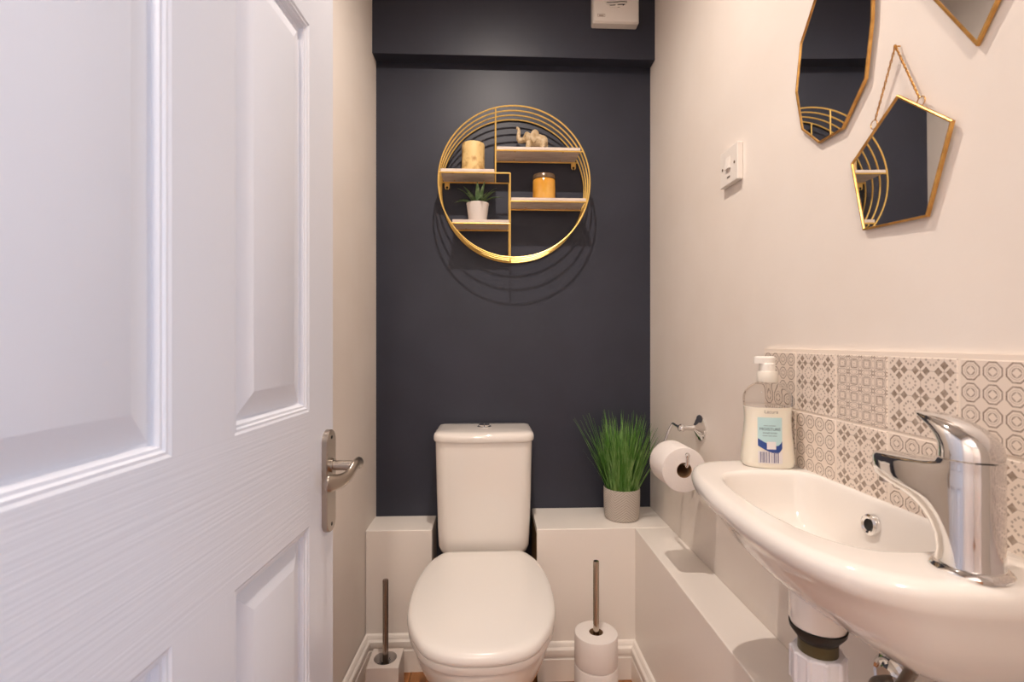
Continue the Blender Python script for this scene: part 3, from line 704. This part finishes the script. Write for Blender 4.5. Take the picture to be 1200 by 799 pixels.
# ------------------------------------------------------------------ round wire shelf
SF, SB = 1.708, 1.8165
c0 = on_y(603, 212.8, SF); CX, CZ, CR = c0.x, c0.z, 0.2585
shelf = thing('round_wire_shelf', 'round gold wire wall shelf with four pale boards', 'shelf', (CX, YB, CZ-CR))
SO = Vector((CX, YB, CZ-CR))
def sl(p): return Vector(p)-SO
WR = 0.0028
for k in range(4):
    yy = SF+(SB-SF)*k/3
    MB().tube([sl((CX+CR*math.cos(2*PI*i/96), yy, CZ+CR*math.sin(2*PI*i/96))) for i in range(96)], WR, 8, closed=True).build('ring', M_gold, shelf)
def fpx(px, py): return on_y(px, py, SF)
xb1 = fpx(580.8, 200).x; xb2 = fpx(597.8, 240).x
BT = 0.010
boards = {}
def chord_x(z, side): return CX+side*math.sqrt(max(0, CR*CR-(z-CZ)**2))
for nm, pyt, side in (('ur', 172.0, 1), ('lu', 198.6, -1), ('lr', 231.4, 1), ('ll', 257.7, -1)):
    zt = fpx(600, pyt).z; zw = zt-BT-WR
    if side > 0: x0 = xb1 if nm == 'ur' else xb2; x1 = chord_x(zw, 1)
    else: x0 = chord_x(zw, -1); x1 = xb2
    xe = x1 if side > 0 else (xb1 if nm == 'lu' else xb2)
    gi = 0.004
    if side > 0: bx0, bx1 = x0+0.004, chord_x(zt-BT, 1)-(0.006 if zt < CZ else 0.010)
    else: bx0, bx1 = chord_x(zt-BT, -1)+(0.006 if zt < CZ else 0.010), xe-0.004
    if nm == 'ur': bx1 = chord_x(zt, 1)-0.004
    if nm == 'lu': bx0 = chord_x(zt, -1)+0.004
    p0 = sl((bx0, SF-0.002, zt-BT)); p1 = sl((bx1, SB+0.001, zt))
    MB().box(p0, p1).build('board', M_board, shelf, bevel=0.0008)
    for yy in (SF, SB):
        MB().tube([sl((x0, yy, zw)), sl((x1, yy, zw))], WR, 8).build('rod', M_gold, shelf)
    for sx in (0.22, 0.8):
        for sy in (0.15, 0.85):
            MB().lathe([(0.003, -0.001), (0.003, 0)], 10, sl((bx0+(bx1-bx0)*sx, SF+(SB-SF)*sy, zt-BT))).build('screw', M_brass, shelf)
    boards[nm] = (zt, bx0, bx1, zw)
for yy in (SF, SB):
    zt1 = CZ+math.sqrt(CR*CR-(xb1-CX)**2); zb2 = CZ-math.sqrt(CR*CR-(xb2-CX)**2)
    MB().tube([sl((xb1, yy, zt1)), sl((xb1, yy, boards['lu'][3]))], WR, 8).build('upright', M_gold, shelf)
    MB().tube([sl((xb2, yy, boards['lu'][3])), sl((xb2, yy, zb2))], WR, 8).build('upright', M_gold, shelf)
for px, nm in ((672, 'ur'), (524, 'lu')):
    xx = on_y(px, 200, SB).x; zz = boards[nm][3]
    out = [(xx-0.0085, zz), (xx-0.0085, zz-0.018)]+[(xx-0.0085*math.cos(a), zz-0.018-0.0085*math.sin(a)) for a in [PI*i/10 for i in range(1, 10)]]+[(xx+0.0085, zz-0.018), (xx+0.0085, zz)]
    tab = MB().loft([[sl((x, SB-0.002, z)) for x, z in out], [sl((x, SB, z)) for x, z in out]]).build('hanging_tab', M_gold, shelf)
    kh = MB().lathe([(0.0042, 0), (0.0042, 0.0006)], 14).box((-0.0018, -0.012, 0), (0.0018, 0, 0.0006)).build('keyhole', M_dark, tab, weld=False)
    kh.rotation_euler = (-PI/2, 0, PI); kh.location = sl((xx, SB-0.0021, zz-0.019)); kh.rotation_euler = (PI/2, 0, 0)

SY = 1.765
def sx_(px): return on_y(px, 200, SY).x
# pillar candle
cz_ = boards['lu'][0]
cd = thing('pillar_candle', 'cream and gold marbled pillar candle on the round shelf', 'candle', (sx_(554.6), SY, cz_))
cr = 0.040
MB().loft([[(cr*s*math.cos(2*PI*i/40)*(1+0.008*math.sin(5*i)), cr*s*math.sin(2*PI*i/40)*(1+0.008*math.sin(5*i)), z) for i in range(40)] for s, z in ((0.97, 0), (1, 0.003), (1.0, 0.03), (0.99, 0.07), (1, 0.100), (0.96, 0.1045), (0.85, 0.1045), (0.80, 0.101))]).build('wax', M_candle, cd, sharp=40)
MB().tube([(0, 0, 0.1), (0.001, 0, 0.106), (0.003, 0.001, 0.111)], 0.001, 6).build('wick', M_dark, cd)
# amber jar candle
jz = boards['lr'][0]
jar = thing('jar_candle', 'amber glass jar candle with brown lid on the round shelf', 'candle', (sx_(637.5), SY, jz))
MB().lathe([(0.034, 0), (0.0385, 0.003), (0.0400, 0.010), (0.0400, 0.074), (0.0385, 0.077)], 40).build('jar', M_amber, jar)
MB().lathe([(0.0395, 0.077), (0.0410, 0.078), (0.0410, 0.091), (0.0395, 0.0935), (0.030, 0.094)], 40).build('jar_lid', M_lid, jar)
# succulent
pz = boards['ll'][0]
suc = thing('potted_succulent', 'small spiky green succulent in a white pot on the round shelf', 'plant', (sx_(559.8), SY, pz))
MB().lathe([(0.029, 0), (0.0305, 0.002), (0.0385, 0.064), (0.0395, 0.066), (0.0395, 0.069), (0.0355, 0.069), (0.0345, 0.060)], 40).build('pot', M_pot, suc)
MB().lathe([(0.0345, 0.056), (0.0350, 0.060)], 30).build('soil', M_soil, suc)
def leaf_mesh(L_, wd, az, lean, curl, base=(0, 0, 0.058)):
    rg = []; n = 9
    d = Vector((math.cos(az), math.sin(az), 0)); side = Vector((-math.sin(az), math.cos(az), 0))
    for i in range(n):
        t = i/(n-1); a = lean*(0.45+curl*t)
        p = Vector(base)+d*(L_*t*math.sin(a))+Vector((0, 0, L_*t*math.cos(a)))
        w_ = wd*(0.75+0.5*t)*(1-t**2.2)+0.0004; nn = (d*math.cos(a)-Vector((0, 0, math.sin(a))))
        rg.append([p+side*w_*math.cos(2*PI*k/8)+nn*w_*0.38*math.sin(2*PI*k/8)*(1 if math.sin(2*PI*k/8) < 0 else 0.4) for k in range(8)])
    return MB().loft(rg)
for i, (az, ln, le) in enumerate([(PI*1.0, .075, 1.15), (PI*0.98, .095, .62), (PI*1.35, .07, .9), (PI*1.5, .085, .35), (PI*1.6, .055, 1.0), (PI*1.85, .08, .75), (0.0, .085, .95), (0.2, .095, .55), (0.9, .085, .5), (1.6, .085, .4), (2.2, .09, .6), (2.7, .075, .9), (PI*1.2, .08, .55), (PI*1.72, .09, .3), (PI*.9, .06, .2)]):
    leaf_mesh(ln, 0.0096, az, le, 0.75, (0.010*math.cos(az), 0.010*math.sin(az), 0.056)).build('leaf', M_succ, suc, sharp=50)
# elephant
ez = boards['ur'][0]; ep = 0.00298
el = thing('elephant_figurine', 'cream stone elephant figurine with raised trunk on the round shelf', 'figurine', (sx_(624), SY, ez))
def E_(px, py, y=0.0): return ((px-624)*ep, y, (172-py)*ep)
em = MB()
em.sphere(E_(630.5, 157.3), 0.027, 20, (1.10, 0.86, 0.86)); em.sphere(E_(635.6, 158.2), 0.0225, 20, (0.92, 0.98, 1.0)); em.sphere(E_(624, 157.2), 0.0225, 20, (1, 0.9, 0.95))
em.sphere(E_(618.5, 154), 0.0185, 20, (0.95, 0.85, 1.0)); em.sphere(E_(617.5, 149.6), 0.010, 16, (1, 1.1, 0.9)); em.sphere(E_(613, 156.5), 0.0115, 16, (1.3, 0.85, 0.8))
em.tube(smooth_open([E_(615, 156), E_(610, 157.5), E_(607.6, 155), E_(607.6, 150), E_(608, 146), E_(607, 143), E_(604.8, 142.3)], 6), lambda t: 0.0098-0.0047*min(1, t*1.25), 14)
em.tube([E_(612, 158), E_(608.5, 159), E_(606.5, 158.6)], lambda t: 0.006-0.0025*t, 10)
for px, yy, k in ((618.6, -0.0145, -1), (622.5, 0.014, 1), (635.2, -0.0155, 1), (638.2, 0.013, 2)):
    em.tube(smooth_open([E_(px+1.0, 160, yy*0.8), E_(px, 166, yy), E_(px-0.6+k*0.3, 170, yy), E_(px-0.8+k*0.3, 172, yy)], 5), lambda t: 0.0112-0.0026*math.sin(t*PI*0.8)+0.0006*t, 14)
em.tube(smooth_open([E_(640, 157), E_(641.5, 161), E_(641.3, 166), E_(640.6, 169)], 5), lambda t: 0.0032-0.0008*t, 8)
body = em.build('body', M_stone, el, sharp=180, weld=False)
rm = body.modifiers.new('remesh', 'REMESH'); rm.mode = 'VOXEL'; rm.voxel_size = 0.0016; rm.use_smooth_shade = True
sm = body.modifiers.new('smooth', 'SMOOTH'); sm.factor = 0.5; sm.iterations = 6
for sg in (-1, 1):
    ear = [(622.0, 150.0), (625.5, 146.8), (629.0, 147.4), (631.0, 151.0), (630.3, 155.5), (627.5, 159.5), (624.0, 162.6), (622.3, 160.0), (620.6, 155.5)]
    pts = smooth_closed([E_(x, y, 0) for x, y in ear], 32)
    c = sum(pts, Vector())/32
    def er(s, off): return [(c.x+(p.x-c.x)*s, sg*(0.0215+off-0.0035*(c.x-p.x)/0.012*-1*0.6), c.z+(p.z-c.z)*s) for p in pts]
    MB().loft([er(0.9, -0.006), er(1, -0.001), er(1, 0.001), er(0.88, 0.0028), er(0.55, 0.0018), er(0.2, 0.0012)]).build('ear', M_stone, el, sharp=60)
    MB().sphere(E_(615.0, 153.2, sg*0.0142), 0.0016, 10).build('eye', M_dark, el)
    MB().tube(smooth_open([E_(612.5, 157.3, sg*0.008), E_(609.8, 158.8, sg*0.0105), E_(607.8, 157.8, sg*0.012)], 4), lambda t: 0.0018-0.0012*t, 8).build('tusk', M_stone, el)

# ------------------------------------------------------------------ potted grass
gp = Vector((0.452, 1.712, ZL))
gr = thing('potted_grass', 'artificial green grass plant in a grey chevron concrete pot on the ledge', 'plant', gp)
PH, PR = 0.105, 0.0615
MB().lathe([(PR*0.86, 0), (PR*0.94, 0.004), (PR*0.98, 0.02), (PR, PH*0.7), (PR, PH-0.002), (PR*0.985, PH), (PR*0.92, PH), (PR*0.91, PH-0.015)], 64).build('pot', M_chev, gr)
MB().lathe([(PR*0.90, PH-0.022), (PR*0.91, PH-0.016)], 40).build('soil', M_soil, gr)
gm = MB(); rnd = random.Random(11)
for i in range(560):
    az = rnd.uniform(0, 2*PI); r0 = PR*0.80*math.sqrt(rnd.random()); ln = rnd.uniform(0.13, 0.285) if rnd.random() < 0.8 else rnd.uniform(0.08, 0.16)
    lean = (rnd.random()**0.9)*0.46*(0.25+1.0*r0/(PR*0.80)); curl = rnd.uniform(0.0, 0.35)
    az2 = az+rnd.uniform(-0.9, 0.9); d = Vector((math.cos(az2), math.sin(az2), 0)); side = Vector((-d.y, d.x, 0))
    p = Vector((r0*math.cos(az), r0*math.sin(az), PH-0.02)); wd = rnd.uniform(0.0014, 0.0030)
    pts = []; n = 6; bad = False
    for k in range(n+1):
        t = k/n; a = lean+curl*t*t
        q = p.copy()
        pts.append((q, wd*(1-t**2.5*0.92)))
        p = p+(d*math.sin(a)+Vector((0, 0, math.cos(a))))*(ln/n)
        g = gp+p
        if g.x > XR-0.006 or g.y > YB-0.006: bad = True; break
    if bad and len(pts) < 3: continue
    vs = []; fs = []
    for k, (q, w_) in enumerate(pts):
        if k == len(pts)-1: w_ = 0.0002
        vs += [q-side*w_, q+side*w_+d*0.0003]
        if k: fs.append((2*k-2, 2*k-1, 2*k+1, 2*k))
    gm.add(vs, fs)
gb = gm.build('grass_blades', M_grass, gr, weld=False, sharp=180); gb['kind'] = 'stuff'

# ------------------------------------------------------------------ toilet roll on wall holder
def roll(name, label, loc, R, Hh, rot=None, group=None):
    t = thing(name, label, 'toilet roll', loc, group=group)
    if rot: t.rotation_euler = rot
    MB().lathe([(0.0195, 0), (R-0.004, 0), (R-0.001, 0.001), (R, 0.004), (R, Hh-0.004), (R-0.001, Hh-0.001), (R-0.004, Hh), (0.0195, Hh)], 56, cap0=False, cap1=False).build('paper', M_paper, t, sharp=50)
    MB().lathe([(0.0195, 0.0005), (0.0195, Hh-0.0005), (0.0183, Hh-0.0005), (0.0183, 0.0005), (0.0195, 0.0005)], 40, cap0=False, cap1=False).build('cardboard_core', M_core, t)
    return t
RC = Vector((0.490, 1.25, 0.762))
tr = roll('toilet_roll', 'white toilet roll hanging on the chrome wall holder', RC, 0.057, 0.102, rot=(-PI/2, 0, 0))
sheet_m = MB().box((-0.0015, 0.0, -0.16), (0, 0.1, 0)); 
hd = thing('toilet_roll_holder', 'chrome wall-mounted toilet roll holder', 'toilet roll holder', (XR, 1.378, 0.847))
rs = MB().lathe([(0.036, 0), (0.036, 0.003), (0.033, 0.006), (0.027, 0.0075), (0.022, 0.012), (0.014, 0.016), (0.009, 0.020), (0.0075, 0.03), (0.007, 0.046)], 40).build('rose', M_chrome, hd); rs.rotation_euler = (0, -PI/2, 0)
MB().sphere((-0.054, 0, 0), 0.0115, 20).build('finial', M_chrome, hd)
zin = RC.z+0.0135-0.847; xo = RC.x-XR
MB().tube(smooth_open([(-0.054, 0, 0), (-0.056, 0.03, 0.001), (-0.058, 0.05, 0.003), (-0.060, 0.056, 0.0), (-0.070, 0.058, -0.02), (xo+0.012, 0.059, -0.06), (xo, 0.056, zin+0.004), (xo, 0.045, zin), (xo, 0.0, zin), (xo, -0.10, zin), (xo, -0.139, zin), (xo, -0.146, zin+0.004), (xo, -0.148, zin+0.012), (xo, -0.149, zin+0.024)], 5), 0.0042, 12).sphere((xo, -0.149, zin+0.029), 0.0062, 14).build('arm', M_chrome, hd, weld=False)

# ------------------------------------------------------------------ spare rolls on a floor pole
SPX, SPY = 0.298, 1.405
st = thing('toilet_roll_stand', 'slim chrome pole stand holding spare toilet rolls', 'roll stand', (SPX, SPY, 0))
MB().lathe([(0.062, 0), (0.062, 0.008), (0.058, 0.011), (0.012, 0.012)], 48).build('base', M_chrome, st)
MB().lathe([(0.0083, 0.011), (0.0083, 0.466), (0.0075, 0.469), (0.004, 0.4695)], 24).build('pole', mat('warm_steel', rgb(190, 178, 164), 0.16, 1.0), st)
for k, lb in enumerate(('white spare toilet roll at the foot of the chrome pole stand', 'white spare toilet roll in the middle of the stack on the chrome pole', 'white spare toilet roll topmost on the chrome pole stand')):
    roll('toilet_roll', lb, (SPX, SPY, 0.0125+k*0.0857), 0.0605 if k == 2 else 0.0612, 0.0852, group='spare toilet rolls on the pole stand')

# ------------------------------------------------------------------ toilet brush
bh = thing('toilet_brush_holder', 'square pale marble toilet brush holder in the left corner', 'brush holder', (-0.317, 1.533, 0))
hs, hh = 0.0475, 0.132; hr = 0.034; n = 48
sq = []
for i in range(n):
    a = 2*PI*i/n+PI/4; c, s_ = math.cos(a), math.sin(a); k = hs/max(abs(c), abs(s_)); sq.append((c*k, s_*k))
ci = [(hr*math.cos(2*PI*i/n+PI/4), hr*math.sin(2*PI*i/n+PI/4)) for i in range(n)]
MB().loft([[(x, y, 0) for x, y in sq], [(x, y, hh-0.002) for x, y in sq], [(x*0.97, y*0.97, hh) for x, y in sq], [(x, y, hh) for x, y in ci], [(x, y, 0.02) for x, y in ci]]).build('block', M_marble, bh, sharp=30)
br = thing('toilet_brush', 'steel-handled toilet brush standing in the marble holder', 'toilet brush', (-0.317, 1.533, 0.021))
MB().lathe([(0.0085, 0.085), (0.0085, 0.345), (0.008, 0.347), (0.003, 0.3475)], 24).build('handle', mat('satin_steel', rgb(160, 148, 138), 0.25, 1.0), br)
bm_ = MB().lathe([(0.012, 0.0), (0.012, 0.09), (0.010, 0.094)], 20)
rnd = random.Random(5)
for i in range(260):
    a = rnd.uniform(0, 2*PI); z = rnd.uniform(0.006, 0.088); r1 = rnd.uniform(0.024, 0.031); dz = rnd.uniform(-0.004, 0.012)
    d = Vector((math.cos(a), math.sin(a), 0)); s_ = Vector((-d.y, d.x, 0))*0.0007
    bm_.add([d*0.011+s_+Vector((0, 0, z)), d*0.011-s_+Vector((0, 0, z)), d*r1-s_+Vector((0, 0, z+dz)), d*r1+s_+Vector((0, 0, z+dz))], [(0, 1, 2, 3)])
bm_.build('bristle_head', M_bristle, br, weld=False)['kind'] = 'stuff'

# ------------------------------------------------------------------ ceiling lamp (its light is set at the top)
cl = thing('ceiling_spotlight', 'round recessed ceiling spotlight above the basin', 'ceiling light', (LAMP[0], LAMP[1], CEIL))
MB().lathe([(0.045, 0), (0.045, -0.006), (0.036, -0.009), (0.034, -0.004), (0.034, 0)], 40, cap0=False, cap1=False).build('bezel', M_chrome, cl)
MB().lathe([(0.034, -0.002), (0.034, -0.004)], 32).build('diffuser', M_shade, cl)
